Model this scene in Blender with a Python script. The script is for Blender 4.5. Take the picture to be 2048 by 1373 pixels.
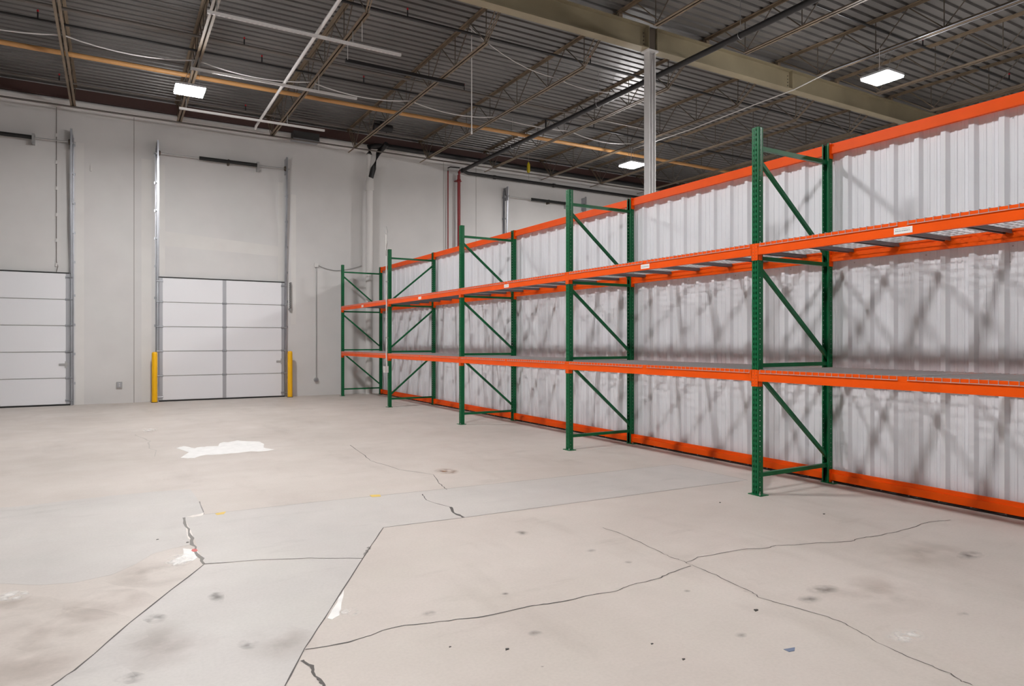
import bpy, bmesh, math, random
from mathutils import Vector
random.seed(7)
for o in list(bpy.data.objects): bpy.data.objects.remove(o)
scene = bpy.context.scene
COL = scene.collection

# ------------------------------------------------------------------ camera
HC = 1.5265; FPX = 1365.0; VX, VY = 223.0, 683.0
TH = math.atan((1024 - VX) / FPX); CT, ST = math.cos(TH), math.sin(TH)
cam = bpy.data.cameras.new('camera'); camo = bpy.data.objects.new('camera', cam); COL.objects.link(camo)
cam.sensor_width = 36; cam.lens = FPX / 2048 * 36; cam.shift_y = -3.5 / 2048; cam.clip_end = 200
camo.location = (0, 0, HC); camo.rotation_euler = (math.pi / 2, 0, -TH)
scene.camera = camo
# ------------------------------------------------------------------ world, exposure
w = bpy.data.worlds.new('world'); scene.world = w; w.use_nodes = True
w.node_tree.nodes['Background'].inputs[0].default_value = (0.9, 0.95, 1, 1)
w.node_tree.nodes['Background'].inputs[1].default_value = 0.0
vs = scene.view_settings
vs.view_transform = 'Standard'; vs.look = 'None'; vs.gamma = 1; vs.use_curve_mapping = False
vs.exposure = 0.92
LAMP = 205.0          # emission strength of each LED lens
# ------------------------------------------------------------------ pixels -> places
def ray(x, y):
    t = (x - 1024) / FPX
    return t * CT + ST, -t * ST + CT, -(y - VY) / FPX
def on_floor(x, y, z=0.0):
    dx, dy, dz = ray(x, y); k = (z - HC) / dz
    return (dx * k, dy * k, z)
def on_y(x, y, Y):
    dx, dy, dz = ray(x, y); k = Y / dy
    return (dx * k, Y, HC + dz * k)

# ------------------------------------------------------------------ materials
def mat(name, col, rough=0.5, metal=0.0, var=0.0, scale=3.0, col2=None, stretch=(1, 1, 1), bump=0.0, spec=0.5, detail=5):
    m = bpy.data.materials.new(name); m.use_nodes = True
    nt = m.node_tree; b = nt.nodes['Principled BSDF']
    b.inputs['Base Color'].default_value = (*col, 1)
    b.inputs['Roughness'].default_value = rough; b.inputs['Metallic'].default_value = metal
    b.inputs['Specular IOR Level'].default_value = spec
    if var or col2 or bump:
        tc = nt.nodes.new('ShaderNodeNewGeometry'); mp = nt.nodes.new('ShaderNodeMapping')
        mp.inputs['Scale'].default_value = stretch
        nz = nt.nodes.new('ShaderNodeTexNoise'); nz.inputs['Scale'].default_value = scale; nz.inputs['Detail'].default_value = detail
        nt.links.new(tc.outputs['Position'], mp.inputs[0]); nt.links.new(mp.outputs[0], nz.inputs['Vector'])
        if var or col2:
            cr = nt.nodes.new('ShaderNodeValToRGB')
            a = col2 if col2 else tuple(c * (1 - var) for c in col)
            hi = col if col2 else tuple(min(1, c * (1 + var)) for c in col)
            cr.color_ramp.elements[0].position = 0.32; cr.color_ramp.elements[1].position = 0.68
            cr.color_ramp.elements[0].color = (*a, 1); cr.color_ramp.elements[1].color = (*hi, 1)
            nt.links.new(nz.outputs['Fac'], cr.inputs[0]); nt.links.new(cr.outputs[0], b.inputs['Base Color'])
        if bump:
            bp = nt.nodes.new('ShaderNodeBump'); bp.inputs['Strength'].default_value = bump; bp.inputs['Distance'].default_value = 0.01
            nt.links.new(nz.outputs['Fac'], bp.inputs['Height']); nt.links.new(bp.outputs[0], b.inputs['Normal'])
    return m

def concrete(name, light, mid, dark, grime):
    """broad blotches, streaks along the aisle, fine speckle"""
    m = bpy.data.materials.new(name); m.use_nodes = True
    nt = m.node_tree; b = nt.nodes['Principled BSDF']; L = nt.links.new
    g = nt.nodes.new('ShaderNodeNewGeometry')
    def noise(scale, st, det=6, rot=0.0, rough=0.6):
        mp = nt.nodes.new('ShaderNodeMapping'); mp.inputs['Scale'].default_value = st; mp.inputs['Rotation'].default_value = (0, 0, rot)
        n = nt.nodes.new('ShaderNodeTexNoise'); n.inputs['Scale'].default_value = scale; n.inputs['Detail'].default_value = det
        n.inputs['Roughness'].default_value = rough
        L(g.outputs['Position'], mp.inputs[0]); L(mp.outputs[0], n.inputs['Vector']); return n.outputs['Fac']
    def ramp(v, p0, c0, p1, c1):
        r = nt.nodes.new('ShaderNodeValToRGB'); e = r.color_ramp.elements
        e[0].position = p0; e[1].position = p1; e[0].color = (*c0, 1); e[1].color = (*c1, 1); L(v, r.inputs[0]); return r.outputs[0]
    def mix(f, a, c, mode='MIX', fac=None):
        x = nt.nodes.new('ShaderNodeMix'); x.data_type = 'RGBA'; x.blend_type = mode
        if fac is not None: x.inputs[0].default_value = fac
        else: L(f, x.inputs[0])
        L(a, x.inputs[6]); L(c, x.inputs[7]); return x.outputs[2]
    base = ramp(noise(0.55, (1, 1, 1), 7), 0.35, mid, 0.65, light)
    st = ramp(noise(1.6, (1, 0.28, 1), 6, 0.7), 0.56, (1, 1, 1), 0.78, dark)
    c = mix(None, base, st, 'MULTIPLY', 0.75)
    st2 = ramp(noise(3.1, (0.35, 1.2, 1), 5, 0.25), 0.60, (1, 1, 1), 0.82, grime)
    c = mix(None, c, st2, 'MULTIPLY', 0.8)
    sp = ramp(noise(55, (1, 1, 1), 3), 0.35, (0.93, 0.93, 0.93), 0.6, (1, 1, 1))
    c = mix(None, c, sp, 'MULTIPLY', 0.7)
    L(c, b.inputs['Base Color'])
    r = ramp(noise(2.0, (1, 1, 1), 4), 0.3, (0.42,) * 3, 0.7, (0.62,) * 3); L(r, b.inputs['Roughness'])
    b.inputs['Specular IOR Level'].default_value = 0.35
    return m

M = {}
M['floor'] = concrete('concrete_beige', (0.61, 0.553, 0.508), (0.53, 0.475, 0.432), (0.80, 0.79, 0.78), (0.78, 0.77, 0.76))
M['patch'] = concrete('concrete_grey', (0.58, 0.545, 0.515), (0.51, 0.482, 0.458), (0.9, 0.9, 0.9), (0.78, 0.78, 0.78))
M['wall'] = mat('painted_block', (0.655, 0.642, 0.632), 0.75, var=0.05, scale=0.9, detail=8, bump=0.15)
M['wallpaint'] = mat('fresh_white_paint', (0.70, 0.683, 0.662), 0.7, var=0.03, scale=2)
M['deck_roof'] = mat('galvanised_deck', (0.17, 0.162, 0.157), 0.38, 0.45, var=0.18, scale=0.7)
M['redoxide'] = mat('red_oxide_primer', (0.085, 0.042, 0.036), 0.6)
M['panel'] = mat('white_steel_sheet', (0.79, 0.80, 0.835), 0.45, 0.0, var=0.02, scale=1.5)
M['green'] = mat('green_enamel', (0.003, 0.125, 0.042), 0.36, var=0.10, scale=4, spec=0.3)
M['orange'] = mat('orange_enamel', (0.90, 0.095, 0.001), 0.45, var=0.04, scale=4, spec=0.2)
M['wire'] = mat('zinc_wire', (0.50, 0.50, 0.505), 0.4, 0.25)
M['channel'] = mat('grey_channel', (0.19, 0.19, 0.20), 0.45, 0.4)
M['sticker'] = mat('white_sticker', (0.86, 0.84, 0.82), 0.5)
M['print'] = mat('grey_print', (0.25, 0.26, 0.25), 0.6)
M['joist'] = mat('brown_joist_steel', (0.20, 0.148, 0.098), 0.55, var=0.2, scale=2)
M['rod'] = mat('dark_web_rod', (0.10, 0.078, 0.058), 0.6)
M['girder'] = mat('olive_beige_steel', (0.30, 0.255, 0.165), 0.5, var=0.12, scale=1.5)
M['colwhite'] = mat('white_column_paint', (0.72, 0.71, 0.70), 0.5)
M['blackpipe'] = mat('black_steel_pipe', (0.022, 0.021, 0.022), 0.4, 0.2)
M['greypipe'] = mat('grey_pipe', (0.16, 0.14, 0.125), 0.5, 0.3)
M['red'] = mat('red_pipe_paint', (0.23, 0.006, 0.008), 0.4)
M['redhead'] = mat('red_glass_bulb', (0.6, 0.01, 0.02), 0.3)
M['tan'] = mat('tan_pipe_paint', (0.52, 0.27, 0.10), 0.5, var=0.12, scale=2)
M['whitepvc'] = mat('white_pvc', (0.70, 0.68, 0.665), 0.45)
M['galv'] = mat('galvanised_track', (0.40, 0.41, 0.44), 0.34, 0.75, var=0.15, scale=3)
M['steel'] = mat('zinc_fitting', (0.45, 0.45, 0.45), 0.4, 0.6)
M['doorwhite'] = mat('white_door_skin', (0.80, 0.80, 0.825), 0.45)
M['doorgroove'] = mat('door_joint', (0.52, 0.515, 0.50), 0.6)
M['stile'] = mat('grey_stile', (0.42, 0.425, 0.45), 0.45, 0.4)
M['black'] = mat('black_rubber', (0.012, 0.012, 0.012), 0.6)
M['yellow'] = mat('yellow_sleeve', (0.95, 0.50, 0.0), 0.42)
M['tagyellow'] = mat('yellow_tag', (0.55, 0.42, 0.01), 0.5)
M['darkbox'] = mat('dark_grey_box', (0.045, 0.045, 0.045), 0.5)
M['crack'] = mat('crack_filler', (0.11, 0.10, 0.095), 0.9)
M['joint'] = mat('joint_line', (0.25, 0.235, 0.22), 0.9)
M['paint'] = mat('white_floor_paint', (0.80, 0.79, 0.77), 0.6, var=0.06, scale=9)
M['chip'] = mat('pale_chipped_concrete', (0.74, 0.69, 0.65), 0.8, var=0.12, scale=12)
M['ymark'] = mat('yellow_floor_paint', (0.70, 0.50, 0.12), 0.7)
M['rust'] = mat('rust_stain', (0.36, 0.24, 0.155), 0.7, col2=(0.50, 0.42, 0.36), scale=9)
M['smudge'] = mat('grey_scuff', (0.43, 0.395, 0.36), 0.6, col2=(0.52, 0.475, 0.435), scale=14)
def stain(name, col, strength, scale):
    """thin film of dirt or paint: dense in the middle, broken up and fading at its edge"""
    m = bpy.data.materials.new(name); m.use_nodes = True; nt = m.node_tree; L = nt.links.new
    b = nt.nodes['Principled BSDF']; b.inputs['Base Color'].default_value = (*col, 1); b.inputs['Roughness'].default_value = .7
    tc = nt.nodes.new('ShaderNodeTexCoord'); mp = nt.nodes.new('ShaderNodeMapping'); mp.vector_type = 'POINT'
    mp.inputs['Location'].default_value = (-1, -1, 0); mp.inputs['Scale'].default_value = (2, 2, 0)
    ln = nt.nodes.new('ShaderNodeVectorMath'); ln.operation = 'LENGTH'
    g = nt.nodes.new('ShaderNodeNewGeometry'); nz = nt.nodes.new('ShaderNodeTexNoise'); nz.inputs['Scale'].default_value = scale; nz.inputs['Detail'].default_value = 6
    fall = nt.nodes.new('ShaderNodeMapRange'); fall.inputs[1].default_value = .95; fall.inputs[2].default_value = .15; fall.inputs[3].default_value = 0; fall.inputs[4].default_value = 1
    nr = nt.nodes.new('ShaderNodeMapRange'); nr.inputs[1].default_value = .38; nr.inputs[2].default_value = .62; nr.inputs[3].default_value = 0; nr.inputs[4].default_value = 1
    mu = nt.nodes.new('ShaderNodeMath'); mu.operation = 'MULTIPLY'; m2 = nt.nodes.new('ShaderNodeMath'); m2.operation = 'MULTIPLY'; m2.inputs[1].default_value = strength
    L(tc.outputs['Generated'], mp.inputs[0]); L(mp.outputs[0], ln.inputs[0]); L(ln.outputs['Value'], fall.inputs[0])
    L(g.outputs['Position'], nz.inputs['Vector']); L(nz.outputs['Fac'], nr.inputs[0])
    L(fall.outputs[0], mu.inputs[0]); L(nr.outputs[0], mu.inputs[1]); L(mu.outputs[0], m2.inputs[0]); L(m2.outputs[0], b.inputs['Alpha'])
    return m
M['soft_scuff'] = stain('scuff_film', (0.17, 0.16, 0.15), .5, 9)
M['soft_chip'] = stain('pale_film', (0.85, 0.83, 0.80), 1.0, 14)
M['soft_rust'] = stain('rust_film', (0.30, 0.17, 0.09), .9, 10)
M['soft_brown'] = stain('brown_film', (0.30, 0.23, 0.18), .24, 3.5)
M['redmark'] = mat('red_marker_paint', (0.62, 0.17, 0.16), 0.8)
M['blue'] = mat('blue_grey_flake', (0.16, 0.20, 0.29), 0.6)
M['pebble'] = mat('dark_debris', (0.07, 0.065, 0.06), 0.8)
M['gasket'] = mat('dark_base_gasket', (0.03, 0.03, 0.03), 0.7)
M['housing'] = mat('lamp_housing', (0.55, 0.55, 0.56), 0.5)
def lampmat():
    m = bpy.data.materials.new('led_lens'); m.use_nodes = True
    b = m.node_tree.nodes['Principled BSDF']
    b.inputs['Base Color'].default_value = (0.9, 0.9, 0.9, 1)
    b.inputs['Emission Color'].default_value = (1.0, 0.985, 0.98, 1); b.inputs['Emission Strength'].default_value = LAMP
    return m
M['led'] = lampmat()

# ------------------------------------------------------------------ mesh building
class MB:
    def __init__(s): s.v = []; s.f = []; s.sm = []
    def add(s, vs, fs, smooth=False):
        n = len(s.v); s.v += [tuple(p) for p in vs]
        for f in fs: s.f.append([i + n for i in f]); s.sm.append(smooth)
        return s
    def box(s, a, b):
        x0, y0, z0 = (min(a[i], b[i]) for i in range(3)); x1, y1, z1 = (max(a[i], b[i]) for i in range(3))
        return s.add([(x0,y0,z0),(x1,y0,z0),(x1,y1,z0),(x0,y1,z0),(x0,y0,z1),(x1,y0,z1),(x1,y1,z1),(x0,y1,z1)],
                     [(0,3,2,1),(4,5,6,7),(0,1,5,4),(1,2,6,5),(2,3,7,6),(3,0,4,7)])
    def tube(s, pts, r, n=8, caps=True, smooth=None):
        pts = [Vector(p) for p in pts]
        if smooth is None: smooth = n > 5
        rs = r if isinstance(r, (list, tuple)) else [r] * len(pts)
        vs = []
        for i, p in enumerate(pts):
            d = (pts[min(i + 1, len(pts) - 1)] - pts[max(i - 1, 0)]).normalized()
            up = Vector((0, 0, 1)) if abs(d.z) < 0.95 else Vector((1, 0, 0))
            a = d.cross(up).normalized(); b = a.cross(d).normalized()
            for k in range(n):
                t = 2 * math.pi * (k + 0.5) / n
                vs.append(p + (a * math.cos(t) + b * math.sin(t)) * rs[i])
        fs = []
        for i in range(len(pts) - 1):
            for k in range(n):
                k2 = (k + 1) % n
                fs.append((i*n+k, i*n+k2, (i+1)*n+k2, (i+1)*n+k))
        m = len(pts) - 1
        s.add(vs, fs, smooth)
        if caps:
            s.add(vs[:n], [tuple(range(n - 1, -1, -1))]); s.add(vs[m*n:], [tuple(range(n))])
        return s
    def bar(s, a, b, wd, ht):
        """rectangular bar from a to b: wd sideways, ht in the other direction"""
        a, b = Vector(a), Vector(b); d = (b - a).normalized()
        up = Vector((0, 0, 1)) if abs(d.z) < 0.95 else Vector((0, 1, 0))
        u = d.cross(up).normalized() * wd / 2; v = u.cross(d).normalized() * ht / 2
        return s.add([a-u-v, a+u-v, a+u+v, a-u+v, b-u-v, b+u-v, b+u+v, b-u+v],
                     [(0,1,2,3),(7,6,5,4),(0,4,5,1),(1,5,6,2),(2,6,7,3),(3,7,4,0)])
    def prism_y(s, prof, y0, y1):
        """closed (x,z) profile drawn out along y"""
        n = len(prof)
        return s.add([(x, y0, z) for x, z in prof] + [(x, y1, z) for x, z in prof],
                     [tuple(range(n)), tuple(range(2*n-1, n-1, -1))] + [(i, i+n, (i+1) % n + n, (i+1) % n) for i in range(n)])
    def poly(s, pts, z0, z1):
        n = len(pts)
        return s.add([(p[0], p[1], z0) for p in pts] + [(p[0], p[1], z1) for p in pts],
                     [tuple(range(n-1, -1, -1)), tuple(range(n, 2*n))] + [(i, (i+1) % n, (i+1) % n + n, i + n) for i in range(n)])
    def mesh(s, name, m, org=(0, 0, 0)):
        me = bpy.data.meshes.new(name)
        me.from_pydata([(x-org[0], y-org[1], z-org[2]) for x, y, z in s.v], [], s.f)
        bm = bmesh.new(); bm.from_mesh(me); bmesh.ops.recalc_face_normals(bm, faces=bm.faces)
        bm.to_mesh(me); bm.free()
        for i, p in enumerate(me.polygons): p.use_smooth = s.sm[i]
        me.materials.append(M[m]); return me

ORG = {}
def link(name, data, loc, parent=None):
    o = bpy.data.objects.new(name, data); COL.objects.link(o)
    ORG[o] = Vector(loc)
    if parent: o.parent = parent; o.location = Vector(loc) - ORG[parent]
    else: o.location = loc
    return o
def tag(o, label=None, cat=None, group=None, kind=None):
    if label: o['label'] = label
    if cat: o['category'] = cat
    if group: o['group'] = group
    if kind: o['kind'] = kind
    return o
def thing(name, loc, label, cat, group=None): return tag(link(name, None, loc), label, cat, group)
def part(name, mb, m, parent, label=None):
    o = link(name, mb.mesh(name, m, ORG[parent]), ORG[parent], parent)
    if label: o['label'] = label
    return o
def solo(name, mb, m, label=None, cat=None, group=None, kind=None):
    xs, ys, zs = zip(*mb.v); org = ((min(xs)+max(xs))/2, (min(ys)+max(ys))/2, min(zs))
    return tag(link(name, mb.mesh(name, m, org), org), label, cat, group, kind)
def inst(name, me, loc, parent): return link(name, me, loc, parent)

# ================================================================== SETTING
YW = 19.4; XL, XR, YF = -16.0, 20.0, -8.0; ZD = 7.60      # wall planes, underside of roof deck
floor = solo('floor', MB().box((XL, YF, -0.15), (XR, YW, 0)), 'floor', kind='structure')
ORG[floor] = floor.location.copy()

# roof deck: trapezoidal ribs across the joists
def deck():
    mb = MB(); p = 0.2032; y = YF; prof = []
    while y < YW + 0.2:
        prof += [(y, ZD), (y + 0.130, ZD), (y + 0.142, ZD + 0.038), (y + 0.190, ZD + 0.038)]; y += p
    n = len(prof)
    mb.add([(XL, a, z) for a, z in prof] + [(XR, a, z) for a, z in prof], [(i, i+1, i+1+n, i+n) for i in range(n-1)])
    mb.box((XL, YF, ZD + 0.05), (XR, YW + .2, ZD + 0.1))
    return mb
solo('ceiling', deck(), 'deck_roof', kind='structure')

# end wall with its door openings filled by the doors; ledge on top
wb = solo('wall_back', MB().box((XL, YW, 0), (XR, YW + 0.25, ZD)), 'wall', kind='structure')
part('wall_ledge', MB().box((XL, YW - 0.10, 7.16), (XR, YW, 7.24)).box((XL, YW - .05, 7.10), (XR, YW, 7.16)), 'wallpaint', wb)
part('ledger_channel', MB().box((XL, YW - 0.06, 7.30), (XR, YW, 7.56)).box((XL, YW - .1, 7.30), (XR, YW - .06, 7.315)), 'redoxide', wb)
for px in (268, 887, 952):
    X = on_y(px, 600, YW)[0]
    part('panel_joint', MB().box((X - .006, YW - .002, 0), (X + .006, YW, 7.1)), 'joint', wb)
# fresher paint strips beside the door tracks
for (pa, pb, z0, z1) in ((152, 168, 0, 6.3), (283, 303, 0.02, 6.1), (318, 330, 3.2, 6.0), (556, 566, 3.2, 5.9), (582, 592, 2.0, 5.6)):
    xa, xb = on_y(pa, 600, YW)[0], on_y(pb, 600, YW)[0]
    part('paint_strip', MB().box((xa, YW - .0015, z0), (xb, YW, z1)), 'wallpaint', wb)
a = on_y(330, 470, YW); b = on_y(566, 500, YW)
part('paint_strip', MB().add([(a[0], YW-.003, 3.95), (b[0], YW-.003, 3.85), (b[0], YW-.003, 4.12), (a[0], YW-.003, 4.32)], [(0,1,2,3)]), 'wallpaint', wb)
solo('wall_left', MB().box((XL - .25, YF, 0), (XL, YW, ZD)), 'wall', kind='structure')
solo('wall_right', MB().box((XR, YF, 0), (XR + .25, YW, ZD)), 'wall', kind='structure')
solo('wall_front', MB().box((XL, YF - .25, 0), (XR, YF, ZD)), 'wall', kind='structure')

# ------------------------------------------------------------------ floor slabs, cracks, marks (children of the floor)
FP = lambda pts: [on_floor(*p)[:2] for p in pts]
def slab(name, pts, m, top):
    if m in ('paint', 'chip'):          # flaked, ragged outline
        out = []
        for i, p in enumerate(pts):
            q = pts[(i + 1) % len(pts)]; L = math.hypot(q[0] - p[0], q[1] - p[1])
            for k in range(4): out.append((p[0] + (q[0]-p[0])*k/4 + random.uniform(-.09, .09)*L*.5, p[1] + (q[1]-p[1])*k/4 + random.uniform(-.05, .05)*L*.5))
        pts = out
    return part(name, MB().poly(FP(pts), 0.0, top), m, floor)
slab('concrete_patch', [(-140,1024),(35,1014),(224,992),(300,985),(380,979),(390,992),(399,1004),(408,1029),(368,1034),(376,1060),(384,1090),(344,1098),(306,1108),(270,1130),(225,1150),(150,1166),(80,1171),(0,1168),(-180,1180)], 'patch', 0.0008)
slab('concrete_patch', [(368,1034),(408,1030),(620,1006),(848,983),(1100,957),(1348,930),(1420,945),(1495,961),(1400,973),(1160,1005),(927,1036),(767,1056),(735,1103),(725,1117),(620,1117),(520,1121),(408,1129),(392,1085)], 'patch', 0.0008)
slab('concrete_patch', [(408,1130),(520,1122),(620,1118),(724,1118),(660,1221),(610,1298),(570,1373),(520,1470),(-40,1500),(105,1373),(160,1333),(260,1247)], 'patch', 0.0008)
def ribbon(name, pts, wd, m='crack', z=0.0016, jit=0.008, sub=4):
    P = [Vector((*on_floor(*p)[:2], 0)) for p in pts]; Q = []
    for i in range(len(P) - 1):
        for k in range(sub):
            q = P[i].lerp(P[i+1], k / sub)
            if i or k: q += Vector((random.uniform(-jit, jit), random.uniform(-jit, jit), 0))
            Q.append(q)
    Q.append(P[-1]); vs = []
    for i, q in enumerate(Q):
        d = (Q[min(i+1, len(Q)-1)] - Q[max(i-1, 0)]).normalized(); n = Vector((-d.y, d.x, 0))
        h = wd * .36 * random.uniform(0.55, 1.35)
        vs += [q + n*h + Vector((0,0,z)), q - n*h + Vector((0,0,z))]
    return part(name, MB().add(vs, [(2*i, 2*i+1, 2*i+3, 2*i+2) for i in range(len(Q)-1)]), m, floor)
ribbon('crack', [(610,1300),(700,1285),(786,1256),(877,1244),(955,1236),(1067,1212),(1106,1208),(1188,1190),(1231,1184),(1261,1172),(1317,1158),(1339,1148),(1382,1133)], .011)
ribbon('crack', [(1372,1126),(1398,1115),(1484,1100),(1535,1097),(1553,1092),(1599,1090),(1657,1086),(1702,1084),(1720,1077),(1748,1074),(1804,1062),(1858,1045),(1901,1041)], .009)
ribbon('crack', [(1372,1126),(1348,1117),(1330,1110),(1291,1091),(1244,1069),(1205,1056)], .008)
ribbon('crack', [(1372,1126),(1386,1133),(1431,1151),(1484,1176),(1506,1185),(1519,1196),(1560,1209),(1642,1230),(1689,1248),(1713,1262),(1754,1286),(1801,1307),(1851,1329),(1898,1347),(1923,1365),(1944,1371)], .008)
ribbon('crack', [(604,1322),(622,1333),(628,1350),(643,1363),(648,1375)], .022, jit=.004)
ribbon('crack', [(845,989),(849,998),(860,1004),(901,1015)], .012)
ribbon('crack', [(901,1015),(907,1026),(927,1036)], .040, jit=.008)
ribbon('crack', [(700,891),(726,909),(741,922),(799,940),(866,950),(877,966),(888,975),(894,980)], .012)
ribbon('crack', [(270,870),(298,881),(304,892),(309,914)], .03, 'smudge', jit=.05)
ribbon('crack', [(368,1036),(376,1060),(384,1084),(396,1108),(408,1129)], .03, 'joint', jit=.012)
ribbon('crack', [(408,1129),(520,1121),(620,1117),(725,1118)], .010)
ribbon('slab_joint', [(408,1130),(260,1247),(160,1333),(105,1373),(60,1410)], .012, jit=.004)
ribbon('slab_joint', [(767,1056),(735,1103),(660,1221),(610,1298),(570,1373),(545,1415)], .010, jit=.002)
ribbon('slab_joint', [(740,1095),(735,1104),(729,1112)], .03, 'joint', jit=.01)
ribbon('slab_joint', [(408,1030),(620,1006),(848,983),(1100,957),(1348,930),(1495,961)], .009, 'joint', jit=.003)
ribbon('slab_joint', [(767,1056),(927,1036),(1160,1005),(1400,973),(1480,963)], .010, 'joint', jit=.003)
ribbon('slab_joint', [(311,917),(361,917),(700,891),(842,883)], .012, 'smudge', jit=.003)
ribbon('slab_joint', [(399,1004),(408,1029)], .014, 'joint', jit=.004)
def blot(name, cx, cy, rx, ry, m, n=22, z=0.0020, rough=0.1):
    pts = []
    for k in range(n):
        t = 2 * math.pi * k / n; r = 1 + random.uniform(-rough, rough)
        pts.append((cx + rx * r * math.cos(t), cy + ry * r * math.sin(t)))
    if m.startswith('soft'):
        P = FP(pts); return part(name, MB().add([(p[0], p[1], z) for p in P], [tuple(range(n))]), m, floor)
    return slab(name, pts, m, z)
slab('paint_patch', [(360,917),(378,905),(352,897),(367,893),(389,897),(415,893),(436,893),(440,887),(475,882),(518,883),(528,889),(527,896),(548,900),(488,906),(432,909),(402,912),(389,917)][::-1], 'paint', .0014)
slab('chip_patch', [(689,1178),(684,1205),(678,1232),(664,1240),(655,1238),(668,1215)][::-1], 'paint', .0014)
slab('chip_patch', [(366,1098),(380,1099),(394,1101),(399,1112),(386,1122),(362,1127),(346,1132),(352,1118),(368,1110)][::-1], 'paint', .0014)
slab('chip_patch', [(367,1034),(376,1052),(384,1066),(388,1082),(376,1078),(372,1060)][::-1], 'chip', .0014)
slab('chip_patch', [(372,1034),(400,1029),(408,1026),(406,1031),(384,1036)][::-1], 'chip', .0018)
blot('red_mark', 389, 1102, 6, 3, 'redmark', z=.0022)
slab('yellow_mark', [(430,1028),(452,1024),(448,1029),(434,1031)][::-1], 'ymark', .0018)
slab('yellow_mark', [(739,991),(760,990),(762,994),(744,995)][::-1], 'ymark', .0018)
blot('rust_stain', 892, 944, 26, 6.5, 'soft_rust')
blot('chip_patch', 300, 861, 18, 4, 'soft_chip'); blot('chip_patch', 1815, 1274, 48, 16, 'soft_chip'); blot('chip_patch', 360, 1122, 34, 14, 'soft_chip'); blot('chip_patch', 700, 1225, 26, 10, 'soft_chip')
slab('paint_flake', [(1567,1300),(1578,1298),(1590,1296),(1589,1303),(1578,1305)][::-1], 'blue', .002)
blot('chip_patch', 22, 1194, 46, 12, 'soft_chip')
for cx, cy, rx, ry in ((1256,1125,8,3),(1181,1102,10,3),(1045,1067,14,4),(432,1193,14,14),(497,1290,20,9),(262,1358,34,9),(1010,1189,8,2),(857,1228,14,5),
                       (1374,1183,6,3),(1645,1180,34,7),(1620,1200,22,8),(1940,1112,22,8),(1482,1272,10,6),(1490,1185,8,3),(1925,1230,12,4),(310,1238,24,8),(1070,1269,15,5),(1085,1335,4,1)):
    blot('scuff', cx, cy, rx * 1.25, ry * 1.3, 'soft_scuff')
for cx, cy, rx, ry in ((120,1260,170,50),(60,1330,150,50),(210,1205,120,26),(300,1150,110,26),(20,1215,120,26),(330,1300,120,60),(560,1290,90,40),(1750,1190,160,40),(1850,1110,140,30)):
    blot('dirt_film', cx, cy, rx, ry, 'soft_brown', z=.0012)
for k, (cx, cy, s) in enumerate(((1014,1300,.02),(1440,1006,.018),(1648,1029,.02),(1512,1222,.025),(315,1080,.016),(1367,1320,.016),(375,1086,.018),(900,1295,.012),(1304,1289,.014))):
    p = on_floor(cx, cy); s *= .6
    mb = MB().poly([(p[0]-s, p[1]-s*.6), (p[0]+s*.8, p[1]-s*.4), (p[0]+s, p[1]+s*.3), (p[0]-s*.3, p[1]+s*.8)], 0.0, s*.35)
    part('grit_fleck', mb, 'pebble', floor)

# ------------------------------------------------------------------ steel partition behind the rack
XF = 5.53; XRR = 6.71; UW = 0.0762            # aisle face of front posts, back face of rear posts, post width
YN = [18.789, 15.058, 11.273, 7.845, 4.601, 1.655]     # near corner of each frame, counted from the end wall
HU = 3.658
XFL, XRB = 6.792, 6.755                      # sheet flats and rib crowns
part_root = tag(link('wall_partition', None, (XFL, 6, 0)), kind='structure')
def sheet(y_hi, pitch, nr, lead):
    """one steel sheet with nr ribs going from y_hi towards the camera"""
    y = y_hi; prof = [(y, XFL)]; c = y_hi - lead
    for k in range(nr):
        for q in (0.60, 0.34):
            m = c + pitch * q
            prof += [(m + .014, XFL), (m + .008, XFL - .006), (m - .008, XFL - .006), (m - .014, XFL)]
        prof += [(c + .045, XFL), (c + .022, XRB), (c - .022, XRB), (c - .045, XFL)]
        c -= pitch
    prof.append((y_hi - pitch * nr, XFL))
    n = len(prof); z0, z1 = 0.028, 3.60
    mb = MB(); t = .004
    mb.add([(x, yy, z0) for yy, x in prof] + [(x, yy, z1) for yy, x in prof], [(i, i+1, i+1+n, i+n) for i in range(n-1)])
    mb.add([(x + t, yy, z0) for yy, x in prof] + [(x + t, yy, z1) for yy, x in prof], [(i, i+n, i+1+n, i+1) for i in range(n-1)])
    return mb, prof[-1][0]
def screws(y_hi, pitch, nr, lead, sh):
    mb = MB()
    for z in (3.48, 2.36, 1.17, .10):
        c = y_hi - lead - pitch * .3
        mb.box((XFL - .006, c - .005, z - .005), (XFL, c + .005, z + .005))
    part('screws', mb, 'steel', sh)
YEND = YW - .28
posts = [YEND] + [y + UW / 2 for y in YN[1:]]
ribp = []
for i in range(len(YN) - 1):
    hi = YN[i] + UW / 2 if i else YEND - .02
    lo = YN[i+1] + UW / 2; L = hi - lo; nrib = 12; pitch = L / 12.0; y = hi
    for k in range(4):
        mb, y2 = sheet(y, pitch, 3, pitch * .68)
        sh = part('metal_panel', mb, 'panel', part_root); screws(y, pitch, 3, pitch * .68, sh); y = y2
y = YN[-1] + UW / 2
while y > YF + 1.2:
    mb, y = sheet(y, .25, 3, .17); part('metal_panel', mb, 'panel', part_root)
for y in YN[1:]:      # flashing strip beside every rear post
    part('edge_trim', MB().box((XFL - .016, y - .14, .035), (XFL - .010, y - .045, 3.6)).box((XFL - .022, y - .105, .035), (XFL - .016, y - .085, 3.6)), 'panel', part_root)
part('base_track', MB().box((XFL - .012, YF + 1, 0), (XFL + .03, YEND, .03)).box((XFL - .09, YF + 1, 0), (XFL - .012, YEND, .006)), 'gasket', part_root)
mb = MB(); y = YEND - .2
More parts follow.
